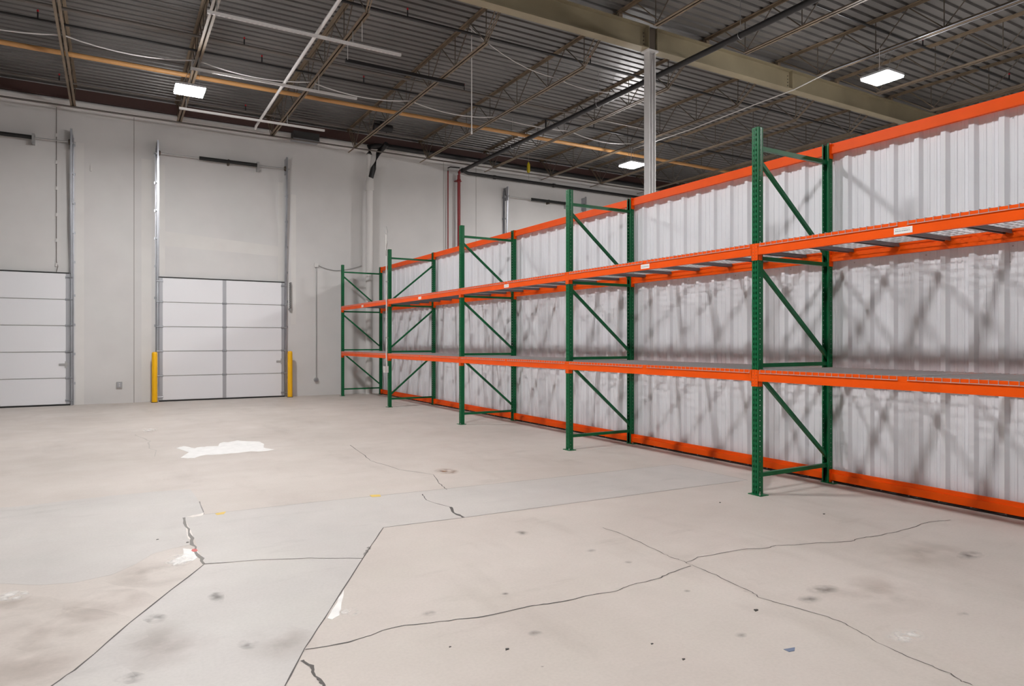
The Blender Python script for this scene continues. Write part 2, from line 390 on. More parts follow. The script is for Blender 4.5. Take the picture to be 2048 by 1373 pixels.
while y > YF + 1.2:
    mb.tube([(XFL - .05, y, .006), (XFL - .05, y, .016)], .008, 6); y -= .28
part('anchor_bolts', mb, 'steel', part_root)

# ================================================================== ROOF STEEL
YG = 9.9                                           # girder line
ZB, ZT = 6.945, ZD                                 # joist bottom chord, top of joist
JX = [-13.9, -11.7, -9.5, -7.3, -5.12, -2.94, -.76, 1.44, 3.64, 5.87, 8.07, 10.3, 12.45, 14.5, 16.65, 18.8]
RODS = {}
def rod(name, a, b, r, m, t):
    d = tuple(round(b[i] - a[i], 4) for i in range(3)); k = (d, r, m)
    if k not in RODS: RODS[k] = MB().tube([(0, 0, 0), d], r, 6).mesh(name, m)
    return inst(name, RODS[k], a, t)
def joist(x, y0, y1, b0, b1, tail, label, group):
    t = thing('bar_joist', (x, (y0 + y1) / 2, ZB), label, 'joist', group)
    def chord(z0, z1, ya, yb, flip):
        mb = MB()
        for s in (-1, 1):
            mb.box((x + s*.008, ya, z0), (x + s*.058, yb, z0 + .006) if not flip else (x + s*.058, yb, z0 + .006))
            mb.box((x + s*.008, ya, z0), (x + s*.014, yb, z1))
        return mb
    part('bottom_chord', chord(ZB, ZB + .045, b0, b1, 0), 'joist', t)
    mb = MB()
    for s in (-1, 1):
        mb.box((x + s*.008, y0, ZT - .008), (x + s*.058, y1, ZT)); mb.box((x + s*.008, y0, ZT - .05), (x + s*.014, y1, ZT))
    part('top_chord', mb, 'joist', t)
    ys = YG + .06 if y0 > YG else YG - .06      # seat carrying the joist on the girder flange
    part('bearing_seat', MB().box((x - .04, ys - .04, 7.488), (x + .04, ys + .04, ZT - .05)), 'joist', t)
    n = int(round((b1 - b0) / 1.22)); st = (b1 - b0) / n
    for k in range(n + 1):
        ya, ym, yb = b0 + k*st, b0 + (k+.5)*st, b0 + (k+1)*st
        rod('web_rod', (x, ya, ZB + .02), (x, ya, ZT - .03), .009, 'rod', t)
        if k < n:
            rod('web_rod', (x, ya, ZB + .02), (x, ym, ZT - .03), .011, 'rod', t); rod('web_rod', (x, ym, ZT - .03), (x, yb, ZB + .02), .011, 'rod', t)
    for (ye, yb) in ((y0, b0), (y1, b1)):
        for s in (-1, 1): rod('end_rod', (x + s*.02, yb, ZB + .02), (x + s*.02, ye + (.12 if yb > ye else -.12), ZT - .03), .010, 'joist', t)
        rod('end_rod', (x, yb + (.12 if ye < yb else -.12), ZB + .02), (x, (ye + yb) / 2, ZT - .03), .009, 'joist', t)
    if tail: part('chord_tail', MB().box((x - .018, b1, ZB), (x + .018, YW - .11, ZB + .012)), 'joist', t)
    return t
for k, x in enumerate(JX):
    nth = ['first', 'second', 'third', 'fourth', 'fifth', 'sixth', 'seventh', 'eighth', 'ninth', 'tenth', 'eleventh'][10 - k if k < 11 else k - 11]; sd = 'open floor side' if k < 11 else 'partition side'
    joist(x, YG + .02, YW - .058, YG + 1.03, 18.72, x > 5, f'brown bar joist from girder to end wall, {nth} from the column, {sd}', 'joists on the end wall side of the girder')
    joist(x, .42, YG - .02, 1.5, YG - 1.03, False, f'brown bar joist on girder side away from end wall, {nth} from column, {sd}', 'joists on the other side of the girder')
CX = 8.86
def girder(x0, x1, label, stiff):
    t = thing('steel_girder', ((x0 + x1) / 2, YG, 7.06), label, 'girder')
    part('web', MB().box((x0, YG - .006, 7.075), (x1, YG + .006, 7.475)), 'girder', t)
    part('bottom_flange', MB().box((x0, YG - .10, 7.06), (x1, YG + .10, 7.078)), 'girder', t)
    part('top_flange', MB().box((x0, YG - .10, 7.472), (x1, YG + .10, 7.49)), 'girder', t)
    for s in stiff:
        part('end_plate', MB().box((s - .007, YG - .10, 7.078), (s + .007, YG + .10, 7.472)), 'girder', t)
        for z in (7.16, 7.23, 7.30, 7.37):
            part('bolt', MB().tube([(s - .06, YG - .006, z), (s - .06, YG - .02, z)], .012, 6), 'rod', t)
    return t
girder(XL + .02, CX - .10, 'beige steel girder span ending over the white column, nearer the open floor', [CX - .107])
girder(CX + .10, XR - .02, 'beige steel girder span from the white column over the orange topped partition', [CX + .107, 12.9])
t = thing('steel_column', (CX, YG, 0), 'white painted steel column rising behind the metal partition to the girder', 'column')
part('flange', MB().box((CX - .078, YG - .076, .02), (CX - .066, YG + .076, 7.03)), 'colwhite', t)
part('flange', MB().box((CX + .066, YG - .076, .02), (CX + .078, YG + .076, 7.03)), 'colwhite', t)
part('web', MB().box((CX - .066, YG - .005, .02), (CX + .066, YG + .005, 7.03)), 'colwhite', t)
part('conduit', MB().tube([(CX + .02, YG - .045, .02), (CX + .02, YG - .045, 6.9)], .014, 8), 'colwhite', t)
part('cap_plate', MB().box((CX - .13, YG - .10, 7.03), (CX + .13, YG + .10, 7.061)), 'colwhite', t)
part('base_plate', MB().box((CX - .15, YG - .15, 0), (CX + .15, YG + .15, .02)), 'colwhite', t)
part('web_stub', MB().box((CX - .07, YG - .07, 7.06), (CX + .07, YG - .055, 7.47)).box((CX - .07, YG + .055, 7.06), (CX + .07, YG + .07, 7.47)).box((CX - .02, YG - .055, 7.06), (CX + .02, YG + .055, 7.47)), 'rod', t)
# bridging lines that tie the bottom chords together
for Y, lab in ((18.66, 'thin brown bridging angle tying joist ends in front of the white end wall'),):
    solo('bridging_angle', MB().box((XL + .05, Y - .02, ZB - .012), (XR - .05, Y + .02, ZB - .004)).box((XL + .05, Y - .02, ZB - .045), (XR - .05, Y - .014, ZB - .004)), 'greypipe', lab, 'bridging')
# sprinkler branch lines, running across the joists
def heads(Y, z, xs, t, dirn=1):
    for x in xs:
        h = part('sprinkler_stem', MB().tube([(x, Y, z), (x, Y, z + .13 * dirn)], .013, 6), 'blackpipe', t)
        part('sprinkler_head', MB().tube([(x, Y, z + .13*dirn), (x, Y, z + .15*dirn), (x, Y, z + .17*dirn)], [.010, .02, .010], 8), 'redhead', h)
def branch(Y, z, r, label, xs, x0=XL + .05, x1=XR - .05, m='blackpipe'):
    t = thing('sprinkler_pipe', ((x0 + x1) / 2, Y, z), label, 'pipe')
    part('pipe_run', MB().tube([(x0, Y, z), (x1, Y, z)], r, 10), m, t); heads(Y, z, xs, t)
branch(11.43, 7.3, .024, 'black sprinkler branch pipe nearest the beige girder, threaded through the joists', (2.5, 4.55, 8.6))
branch(13.9, 7.2, .028, 'dark sprinkler branch pipe just behind the short black strip', (-1.6, 2.2, 6.9), m='greypipe')
branch(14.34, 7.1, .022, 'black sprinkler branch pipe just in front of the drooping white cable', (-1.1, 2.6, 4.7, 10.9))
branch(18.15, 7.3, .020, 'thin grey branch pipe closest to the white end wall', (-1, 2.9, 6.6), m='greypipe')
branch(7.4, 7.25, .022, 'black branch pipe on the open side of the girder, above the partition lamp', (9.6, 13.6, 17))
branch(4.5, 7.25, .022, 'black branch pipe over the open floor, farthest from the end wall', (4.5, 8, 12))
solo('tan_pipe', MB().tube([(XL + .05, 15.85, 7.13), (11, 15.85, 7.13), (XR - .05, 15.85, 7.13)], .048, 12), 'tan', 'long tan painted pipe crossing under the roof, parallel to the end wall', 'pipe')
# fire main and risers
PX = 9.4
t = thing('sprinkler_main', (PX, 9, 6.9), 'thick black sprinkler main hanging under the joists and crossing the girder', 'pipe')
part('pipe_run', MB().tube([(PX, -6, 6.83), (PX, 19.12, 6.83)], .056, 14), 'blackpipe', t)
for y in (2.2, 5.1, 8.2, 12.2, 16):
    part('hanger_ring', MB().tube([(PX + .066*math.cos(a), y, 6.83 + .066*math.sin(a)) for a in [k*math.pi/6 for k in range(13)]], .006, 5).tube([(PX, y, 6.89), (PX, y, ZD)], .006, 5), 'steel', t)
part('coupling', MB().tube([(PX, 19.0, 6.83), (PX, 19.08, 6.83)], .072, 14), 'blackpipe', t)
part('tee_drop', MB().tube([(PX, 14.34, 6.87), (PX, 14.34, 7.1)], .022, 8), 'blackpipe', t)
t = thing('fire_riser', (PX, 19.2, 0), 'red fire riser pipe standing against the end wall behind the partition', 'pipe')
part('pipe', MB().tube([(PX - .03, 19.25, 0), (PX - .03, 19.25, 6.72), (PX - .025, 19.235, 6.80), (PX - .01, 19.19, 6.85), (PX, 19.13, 6.83)], .048, 14), 'red', t)
part('coupling', MB().tube([(PX - .03, 19.25, 6.52), (PX - .03, 19.25, 6.59)], .062, 14), 'red', t)
part('bracket', MB().box((PX - .13, 19.24, 6.53), (PX + .06, 19.39, 6.555)), 'red', t)
xr = on_y(896, 500, 19.33)[0]
t = thing('drain_line', (xr, 19.33, 0), 'slim red drain pipe on the end wall beside the thicker red riser', 'pipe')
part('pipe', MB().tube([(xr, 19.33, 0), (xr, 19.33, 6.83)], .019, 10), 'red', t)
part('black_elbow', MB().tube([(xr, 19.33, 6.83), (xr, 19.33, 6.93), (xr + .06, 19.28, 6.95), (PX - .1, 19.05, 6.90)], .019, 8), 'blackpipe', t)
t = thing('wall_main', (14, 19.27, 6.8), 'black pipe running along the end wall from the red riser', 'pipe')
part('pipe_run', MB().tube([(PX + .08, 19.16, 6.84), (PX + .3, 19.24, 6.82), (XR - .05, 19.27, 6.80)], .052, 12), 'blackpipe', t)
for x in (10.6, 12.9): part('coupling', MB().tube([(x, 19.25, 6.815), (x + .08, 19.25, 6.815)], .066, 12), 'blackpipe', t)
# roof drain
DX = 6.46
t = thing('downspout', (DX, 19.18, 0), 'white roof drain downspout on the end wall behind the rack corner', 'pipe')
part('pipe', MB().tube([(DX - .02, 19.18, 0), (DX, 19.18, 5.9)], .100, 18), 'whitepvc', t)
part('hub', MB().tube([(DX, 19.18, 5.90), (DX, 19.18, 6.12), (DX + .02, 19.18, 6.28)], [.125, .125, .095], 18), 'whitepvc', t)
part('drain_elbow', MB().tube([(DX + .02, 19.14, 6.26), (DX + .10, 19.12, 6.55), (DX + .24, 19.1, 7.02), (DX + .38, 19.02, 7.18), (DX + .42, 18.9, 7.25)], .075, 12), 'blackpipe', t)
part('drain_sleeve', MB().tube([(DX - .03, 19.19, 6.2), (DX - .02, 19.19, 6.98)], .055, 12), 'whitepvc', t)
part('drain_cap', MB().tube([(DX - .02, 19.15, 6.95), (DX - .02, 19.15, 7.16), (DX + .16, 19.14, 7.20), (DX + .36, 19.1, 7.22)], .085, 12), 'blackpipe', t)
solo('roof_drain_pipe', MB().tube([(DX + .44, 19.12, 7.24), (13, 19.12, 7.22), (XR - .05, 19.12, 7.20)], .075, 12), 'blackpipe', 'thick black roof drain pipe running along the top of the end wall', 'pipe')
t = thing('roof_drain_bowl', (DX - .1, 18.2, 7.3), 'black roof drain bowl hanging under the deck near the downspout', 'drain')
part('bowl', MB().tube([(DX - .25, 18.1, 7.44), (DX + .28, 18.1, 7.44)], .10, 12), 'blackpipe', t)
part('neck', MB().tube([(DX + .02, 18.1, 7.50), (DX + .02, 18.1, ZD)], .08, 12), 'blackpipe', t)

# slotted struts and the white conduit frame under the joists (left half of the roof)
for Y, lab in ((11.7, 'perforated white strut hung below the joists, nearest the beige girder'),
               (14.28, 'perforated white strut hung below the joists, midway between girder and end wall'),
               (16.85, 'perforated white strut hung below the joists, nearest the end wall')):
    t = thing('slotted_strut', (2.9, Y, 6.7), lab, 'strut')
    mb = MB(); x0, x1 = 1.3, 4.53; n = 42; st = (x1 - x0) / n
    for s in (-1, 1):
        mb.box((x0, Y + s*.021, 6.70), (x1, Y + s*.018, 6.742)); mb.box((x0, Y + s*.021, 6.742), (x1, Y + s*.012, 6.745)); mb.box((x0, Y + s*.021, 6.698), (x1, Y + s*.010, 6.701))
    for k in range(n): mb.box((x0 + k*st, Y - .010, 6.698), (x0 + k*st + st*.45, Y + .010, 6.701))
    part('channel', mb, 'whitepvc', t)
    for x in (1.44, 3.64):
        part('threaded_rod', MB().tube([(x, Y, 6.74), (x, Y, ZB + .02)], .009, 6), 'steel', t)
solo('white_conduit', MB().tube([(3.02, 2.0, 6.774), (3.02, 12, 6.774), (3.04, 17.5, 6.774), (3.05, 17.66, 6.75)], .030, 10), 'whitepvc', 'straight white tube resting across the three perforated struts', 'tube')
solo('strip_channel', MB().box((3.87, 12.87, 6.88), (6.4, 12.93, ZB)), 'blackpipe', 'short black strip channel under two joists, beyond the first white strut', 'channel')
def droop(pts, sags, n=8):
    out = []
    if not isinstance(sags, list): sags = [sags] * len(pts)
    for a, b, sag in zip(pts, pts[1:], sags):
        for k in range(n):
            u = k / n; p = Vector(a).lerp(Vector(b), u); p.z -= sag * 4 * u * (1 - u); out.append(p)
    out.append(Vector(pts[-1])); return out
solo('drooping_cable', MB().tube(droop([(x, 14.58, ZB + .06) for x in [XL + .1] + JX[:13]], [.12] * 11 + [.05, .12]), .013, 6), 'whitepvc', 'long white cable drooping from joist to joist in front of the tan pipe', 'cable')
solo('drooping_cable', MB().tube(droop([(5.87, 11.6, 7.5), (8.07, 11.9, 7.06), (10.3, 12.1, 7.3)], .16), .008, 5), 'whitepvc', 'thin white cable looping behind the girder beside the white column', 'cable')
solo('hanging_cord', MB().tube([(5.941, 11.65, ZT - .004), (5.945, 11.655, 6.6), (5.943, 11.65, 5.55)], .011, 6).tube([(5.943, 11.65, 5.55), (5.943, 11.65, 5.49)], .018, 6), 'whitepvc', 'white cord hanging straight down from a joist, loose at its end', 'cord')
for x, y in ((3.66, 11.25), (3.62, 13.9), (3.67, 12.1)):
    solo('hanger_wire', MB().tube([(x, y, ZB), (x, y, ZB - .34)], .005, 5), 'whitepvc', 'short loose wire end hanging below the joist beside the white tube', 'wire', 'loose wire ends under one joist')
p = on_y(1057, 335, 18.7)
t = thing('hoist_tag', (p[0], 18.7, 6.9), 'yellow chain bag hanging at the top of the end wall over a black pipe', 'bag')
part('bag', MB().tube([(p[0], 18.7, 6.95), (p[0], 18.7, 7.0), (p[0], 18.7, 7.22), (p[0], 18.7, 7.3)], [.03, .055, .05, .02], 8), 'tagyellow', t)
part('chain', MB().tube([(p[0], 18.7, 7.3), (p[0], 18.7, ZD)], .006, 5).tube([(p[0] + .01, 18.7, 6.95), (p[0] + .01, 18.7, 6.75)], .006, 5), 'steel', t)
# unit on the wall head
a, b = on_y(585, 268, 19.1), on_y(636, 287, 19.1)
t = thing('wall_unit', ((a[0]+b[0])/2, 19.1, b[2]), 'dark grey rectangular unit mounted high on the end wall between two doors', 'unit')
part('body', MB().box((a[0], 18.95, b[2] + .02), (b[0], 19.28, b[2] + .22)), 'darkbox', t)
part('rim', MB().box((a[0] - .01, 18.94, b[2]), (b[0] + .01, 19.29, b[2] + .02)), 'galv', t)
part('bracket', MB().box((a[0] + .1, 19.28, b[2] + .1), (a[0] + .15, YW, b[2] + .14)).box((b[0] - .15, 19.28, b[2] + .1), (b[0] - .1, YW, b[2] + .14)), 'galv', t)

# ------------------------------------------------------------------ LED high bays
def lamp(x, y, z, label, drop, name='high_bay_lamp', lens='lens'):
    t = thing(name, (x, y, z), label, 'lamp'); s = .26; jx = min(JX, key=lambda q: abs(q - x)); drop += .002
    part('housing', MB().box((x - s, y - s, z + .035), (x + s, y + s, z + .075)).box((x - .11, y - .11, z + .075), (x + .11, y + .11, z + .13)), 'housing', t)
    part(lens, MB().box((x - s + .01, y - s + .01, z), (x + s - .01, y + s - .01, z + .035)), 'led', t)
    for sx in (-1, 1): part('hanging_wire', MB().tube([(x + sx*.16, y, z + .075), (jx + sx*.035, y, drop)], .004, 5), 'steel', t)
    part('power_cord', MB().tube(droop([(x, y + .05, z + .13), (x + .05, y + .08, drop)], .03, 5), .006, 5), 'whitepvc', t)
lamp(1.29, 14.38, 6.30, 'glowing square LED lamp hanging over the floor before the end wall doors', ZB)
lamp(1.10, 7.7, 6.30, 'LED lamp over the open floor, second from the end wall doors', ZB, 'open_floor_lamp_offscreen', 'open_floor_lens_offscreen')
lamp(1.10, 1.75, 6.30, 'LED lamp over the open floor, third from the end wall doors', ZB, 'open_floor_rear_lamp_offscreen', 'open_floor_rear_lens_offscreen')
lamp(12.50, 14.7, 6.41, 'glowing square LED lamp behind the partition, beside the white column', ZB)
lamp(12.17, 7.35, 6.33, 'glowing square LED lamp behind the partition, on the open side of the girder', ZB)
lamp(12.6, 1.75, 6.30, 'LED lamp behind the partition, farthest from the end wall', ZB, 'partition_lamp_offscreen', 'partition_lens_offscreen')
solo('lamp_feed_cable', MB().tube([(12.55, 14.7, 6.9), (12.5, 12.4, 6.83), (12.45, 10.6, 6.84), (12.4, 9.4, 6.83), (12.39, 8.75, 6.90), (12.385, 8.515, ZB - .015)], .012, 6), 'whitepvc', 'taut white cable strung between the two lamps behind the partition', 'cable')
solo('lamp_conduit', MB().tube([(12.385, 8.5, ZB - .013), (12.385, 1.6, ZB - .013)], .013, 8).tube([(12.52, 7.7, ZB - .010), (12.52, 1.6, ZB - .010)], .010, 8), 'galv', 'pair of silver conduits strapped under the joist above the partition lamp', 'conduit')

# ================================================================== DOORS
def dock_door(name, x0, x1):
    """vertical lift sectional door: x0..x1 clear width, lifted straight up its tracks"""
    yd = YW - .02; H = 3.14
    d = tag(link(name, None, ((x0 + x1) / 2, YW - .06, 0)), kind='structure')
    n = 5; hs = (H - .03) / n
    part('joint_backing', MB().box((x0 + .01, yd - .030, .02), (x1 - .01, yd - .008, H - .02)), 'doorgroove', d)
    for k in range(n):
        z0 = .03 + k * hs
        s = part('door_section', MB().box((x0, yd - .055, z0 + .010), (x1, yd - .02, z0 + hs - .010)), 'doorwhite', d)
        xm = (x0 + x1) / 2
        part('end_stile', MB().box((x0, yd - .058, z0 + .006), (x0 + .085, yd - .018, z0 + hs - .006)), 'stile', s)
        part('end_stile', MB().box((x1 - .085, yd - .058, z0 + .006), (x1, yd - .018, z0 + hs - .006)), 'stile', s)
        part('center_stile', MB().box((xm - .045, yd - .058, z0 + .006), (xm + .045, yd - .018, z0 + hs - .006)), 'stile', s)
    for k in range(0, n + 1):
        z = .03 + k * hs
        for x in ((x0 + .04, (x0 + x1) / 2, x1 - .04) if 0 < k < n else (x0 + .04, x1 - .04)):
            zz = min(max(z, .12), H - .10)
            mb = MB().box((x - .055, yd - .064, zz - .03), (x + .055, yd - .056, zz + .03)).tube([(x - .05, yd - .07, zz), (x + .05, yd - .07, zz)], .011, 6)
            if x != (x0 + x1) / 2:
                e = -1 if x < (x0 + x1) / 2 else 1
                mb.tube([(x, yd - .075, zz), (x + e*.10, yd - .085, zz)], .012, 6)
            part('hinge', mb, 'galv', d)
    part('bottom_seal', MB().box((x0, yd - .06, 0), (x1, yd - .015, .03)), 'black', d)
    part('top_seal', MB().box((x0 - .02, yd - .06, H - .01), (x1 + .02, yd - .0, H + .02)), 'black', d)
    part('slide_latch', MB().box((x1 - .22, yd - .07, .95), (x1 - .02, yd - .058, 1.0)).box((x1 - .10, yd - .08, .90), (x1 - .06, yd - .058, 1.05)), 'steel', d)
    ztop = 6.55
    for e, xt in ((-1, x0 - .03), (1, x1 + .03)):
        off = lambda z: .09 + .16 * max(0, (z - 3.0) / 3.55)
        a, b = (xt, YW - off(0), 0), (xt, YW - off(3.0), 3.0); c = (xt, YW - off(ztop), ztop)
        mb = MB().bar(a, b, .036, .012).bar(b, c, .036, .012)
        for s in (-1, 1):
            sh = Vector((s*.018, 0, 0)); dy = Vector((0, .02, 0))
            mb.bar(Vector(a)+sh+dy, Vector(b)+sh+dy, .006, .045).bar(Vector(b)+sh+dy, Vector(c)+sh+dy, .006, .045)
        part('track_rail', mb, 'galv', d)
        xa = xt + e * .030
        part('mounting_angle', MB().box((xa - .005, YW - .075, 0), (xa, YW, 3.2)).box((xa, YW - .008, 0), (xa + e*.018, YW, ztop - .15)).box((xa - .005, YW - .10, 3.2), (xa, YW, ztop - .1)), 'galv', d)
        for z in [.5, 1.2, 1.9, 2.6, 3.4, 4.1, 4.8, 5.5, 6.2]:
            part('track_bracket', MB().box((xt - .004, YW - off(z) + .02, z), (xt + e*.04, YW, z + .04)).box((xt + e*.03, YW - .012, z - .01), (xt + e*.075, YW, z + .05)), 'galv', d)
        part('top_plate', MB().box((xt - .02, YW - .28, 6.10), (xt - .012, YW, ztop - .02)), 'galv', d)
        part('cable_drum', MB().tube([(xt - e*.06, YW - .16, 6.25), (xt - e*.02, YW - .16, 6.25), (xt + e*.0, YW - .16, 6.25)], [.055, .07, .07], 16), 'rod', d)
        part('lift_cable', MB().tube([(xt - e*.035, YW - .14, 6.25), (xt - e*.04, YW - .10, .15)], .004, 4), 'galv', d)
    part('torsion_shaft', MB().tube([(x0 - .12, YW - .16, 6.25), (x1 + .12, YW - .16, 6.25)], .013, 8), 'steel', d)
    xs0, xs1 = x0 + .30 * (x1 - x0), x0 + .76 * (x1 - x0); mb = MB(); nn = 60
    rr = []; pts = []
    for k in range(nn * 2 + 1):
        pts.append((xs0 + (xs1 - xs0) * k / (nn * 2), YW - .16, 6.25)); rr.append(.043 if k % 2 else .049)
    part('torsion_spring', MB().tube(pts, rr, 12), 'black', d)
    part('spring_bracket', MB().box((xs1, YW - .23, 6.10), (xs1 + .05, YW, 6.33)), 'steel', d)
    part('spring_bracket', MB().box(((xs0+xs1)/2 - .02, YW - .17, 6.17), ((xs0+xs1)/2 + .02, YW, 6.31)), 'rod', d)
    return d
dock_door('door_1', 1.03, 4.10)
dock_door('door_2', -3.92, -.85)
d3 = dock_door('door_3', 11.12, 14.19)
# chain hoist box beside the middle door
t = thing('chain_cover', (4.22, 19.3, 2.3), 'dark bundle of hoist chain hanging beside the track of the middle door', 'chain')
mb = MB()
for k in range(26):
    z = 2.42 + k * .028; x = 4.23 + (k % 2) * .012
    mb.tube([(x, 19.31, z), (x, 19.31, z + .03)], .011, 5)
    mb.tube([(x + .03, 19.31, z), (x + .03, 19.31, z + .03)], .009, 5)
part('chain_links', mb, 'darkbox', t)
part('keeper', MB().box((4.22, 19.30, 2.38), (4.27, YW, 2.42)), 'steel', t)

def bollard(x, y, label):
    t = thing('bollard', (x, y, 0), label, 'bollard'); r = .064; h = 1.26
    pts, rs = [(x, y, 0), (x, y, h - .045), (x, y, h - .02), (x, y, h - .005), (x, y, h)], [r, r, r*.93, r*.72, r*.35]
    part('sleeve', MB().tube(pts, rs, 20), 'yellow', t)
    part('base_ring', MB().tube([(x, y, 0), (x, y, .012)], r + .012, 20), 'black', t)
bollard(.925, 19.17, 'yellow bollard guarding the door track nearer the wall outlet')
bollard(4.20, 19.12, 'yellow bollard guarding the door track nearer the green rack')

# electrical bits on the wall
p = on_y(239, 770, YW)
t = thing('wall_outlet', (p[0], YW, p[2]), 'grey outlet box low on the end wall between the two doors', 'outlet')
part('box', MB().box((p[0] - .06, YW - .04, p[2] - .075), (p[0] + .06, YW, p[2] + .075)), 'steel', t)
part('cover', MB().box((p[0] - .045, YW - .048, p[2] - .055), (p[0] + .045, YW - .04, p[2] + .055)), 'galv', t)
for dz in (.025, -.025): part('socket', MB().tube([(p[0], YW - .048, p[2] + dz), (p[0], YW - .052, p[2] + dz)], .016, 10), 'whitepvc', t)
p = on_y(632, 531, YW); q = on_y(630.5, 760, YW)
t = thing('conduit_drop', (p[0], YW, q[2]), 'thin grey conduit drop with a switch box beside the middle door', 'conduit')
part('upper_box', MB().box((p[0] - .055, YW - .06, p[2] - .055), (p[0] + .055, YW, p[2] + .055)), 'whitepvc', t)
part('pipe', MB().tube([(p[0], YW - .03, p[2] - .055), (p[0], YW - .03, q[2])], .011, 8), 'steel', t)
part('outlet_box', MB().tube([(p[0], YW - .055, q[2]), (p[0], YW, q[2])], .065, 10), 'steel', t)
part('outlet_cover', MB().tube([(p[0], YW - .07, q[2]), (p[0], YW - .055, q[2])], .045, 10), 'galv', t)
part('cable', MB().tube(droop([(p[0] + .05, YW - .03, p[2]), (5.55, YW - .03, p[2] - .12), (6.28, YW - .03, p[2] + .06)], .03, 5), .009, 6), 'steel', t)
p = on_y(113, 390, YW)
t = thing('cable_drop', (p[0], YW - .02, 3.2), 'thin dark cable with white clips running down the wall to the outer door', 'cable')
z1 = on_y(113, 215, YW)[2]
part('cable', MB().tube([(p[0], YW - .02, z1), (p[0], YW - .02, 3.42), (p[0] + .03, YW - .02, 3.3), (p[0], YW - .03, 3.17)], .006, 5), 'rod', t)
for py in (271, 325, 377, 430, 481, 530):
    z = on_y(113, py, YW)[2]; part('clip', MB().box((p[0] - .02, YW - .035, z - .04), (p[0] + .02, YW, z + .04)), 'whitepvc', t)
for y2, px, py in ((YW, 182, 333),):
    p = on_y(px, py, y2); solo('wall_hook', MB().box((p[0] - .015, YW - .03, p[2] - .12), (p[0] + .015, YW, p[2] + .04)), 'wallpaint', 'small white painted hook high on the wall between the two doors', 'hook')

# ================================================================== RACK
# post: channel section with punched holes, web at x=0 facing -x, open towards +x
def post_mesh(name):
    bm = bmesh.new(); W = UW; D = .072; lip = .014; NR = 72; pz = .0508
    path = [(0, 0), (0, W), (D, W), (D, W - lip)]      # (x,y) from near web corner round to the far lip
    cols = []
    # outline run: near lip, near flange, web, far flange, far lip, each divided into strips; 'h' = punched strip
    def seg(a, b, cuts, holes):
        return [(tuple(a[i] + (b[i]-a[i])*c0 for i in (0,1)), tuple(a[i] + (b[i]-a[i])*c1 for i in (0,1)), h) for c0, c1, h in zip(cuts, cuts[1:], holes)]
    cols += seg((D, lip), (D, 0), [0, 1], [0])
    cols += seg((D, 0), (0, 0), [0, .56, .68, 1], [0, 2, 0])
    cols += seg((0, 0), (0, W), [0, .24, .40, .60, .76, 1], [0, 1, 0, 1, 0])
    cols += seg((0, W), (D, W), [0, .60, .70, 1], [0, 2, 0])
    cols += seg((D, W), (D, W - lip), [0, 1], [0])
    V = {}
    def v(p, z):
        k = (round(p[0], 5), round(p[1], 5), round(z, 5))
        if k not in V: V[k] = bm.verts.new(k)
        return V[k]
    for a, b, h in cols:
        zs = [0.0]; kinds = []
        for r in range(NR):
            zc = (r + .5) * pz; hh = .0125 if h == 1 else .0045
            if h: zs += [zc - hh, zc + hh]; kinds += [0, 1]
        zs.append(HU); kinds.append(0)
        for i, kd in enumerate(kinds):
            if kd: continue
            bm.faces.new([v(a, zs[i]), v(b, zs[i]), v(b, zs[i+1]), v(a, zs[i+1])])
    bmesh.ops.recalc_face_normals(bm, faces=bm.faces)
    r = bmesh.ops.solidify(bm, geom=bm.faces[:], thickness=.0025)
    me = bpy.data.meshes.new(name); bm.to_mesh(me); bm.free(); me.materials.append(M['green']); return me
PM = post_mesh('post')
bm = bmesh.new(); bm.from_mesh(PM)
for v_ in bm.verts: v_.co.x = -v_.co.x
bmesh.ops.reverse_faces(bm, faces=bm.faces); PMR = bpy.data.meshes.new('post_rear'); bm.to_mesh(PMR); bm.free(); PMR.materials.append(M['green'])
ORD = ['first', 'second', 'third', 'fourth', 'fifth', 'sixth']
def frame(i, y):
    lab = f'green steel upright frame, {ORD[i]} of the rack counted from the white end wall'
    if i == 1: lab = 'green steel upright frame with a white conduit pole strapped to its front post'
    t = thing('upright_frame', (XF, y + UW/2, 0), lab, 'rack frame', 'green rack upright frames'); yc = y + UW / 2
    fp = inst('post', PM, (XF, y, 0), t); rp = inst('post', PMR, (XRR, y, 0), t)
    for p, xa, xb in ((fp, XF - .043, XF + .077), (rp, XRR - .077, XRR + .035)):
        part('base_plate', MB().box((xa, y - .064, 0), (xb, y + .09, .008)), 'green', t)
    for xx, yy in ((XF - .03, y - .045), (XRR - .06, y - .045)):
        part('anchor_bolt', MB().tube([(xx, yy, .008), (xx, yy, .028)], .008, 6), 'steel', t)
    xa, xb = XF + .012, XRR - .012
    for z in (3.458, 2.355, 1.285, .19): part('strut', MB().bar((xa, yc, z), (xb, yc, z), .036, .040), 'green', t)
    for zh, zl in ((3.375, 2.425), (2.300, 1.340), (1.225, .255)):
        A, B = ((xa, yc, zh), (xb, yc, zl)) if i != 1 else ((xa, yc, zl), (xb, yc, zh))
        part('brace', MB().bar(A, B, .034, .036), 'green', t)
for i, y in enumerate(YN): frame(i, y)

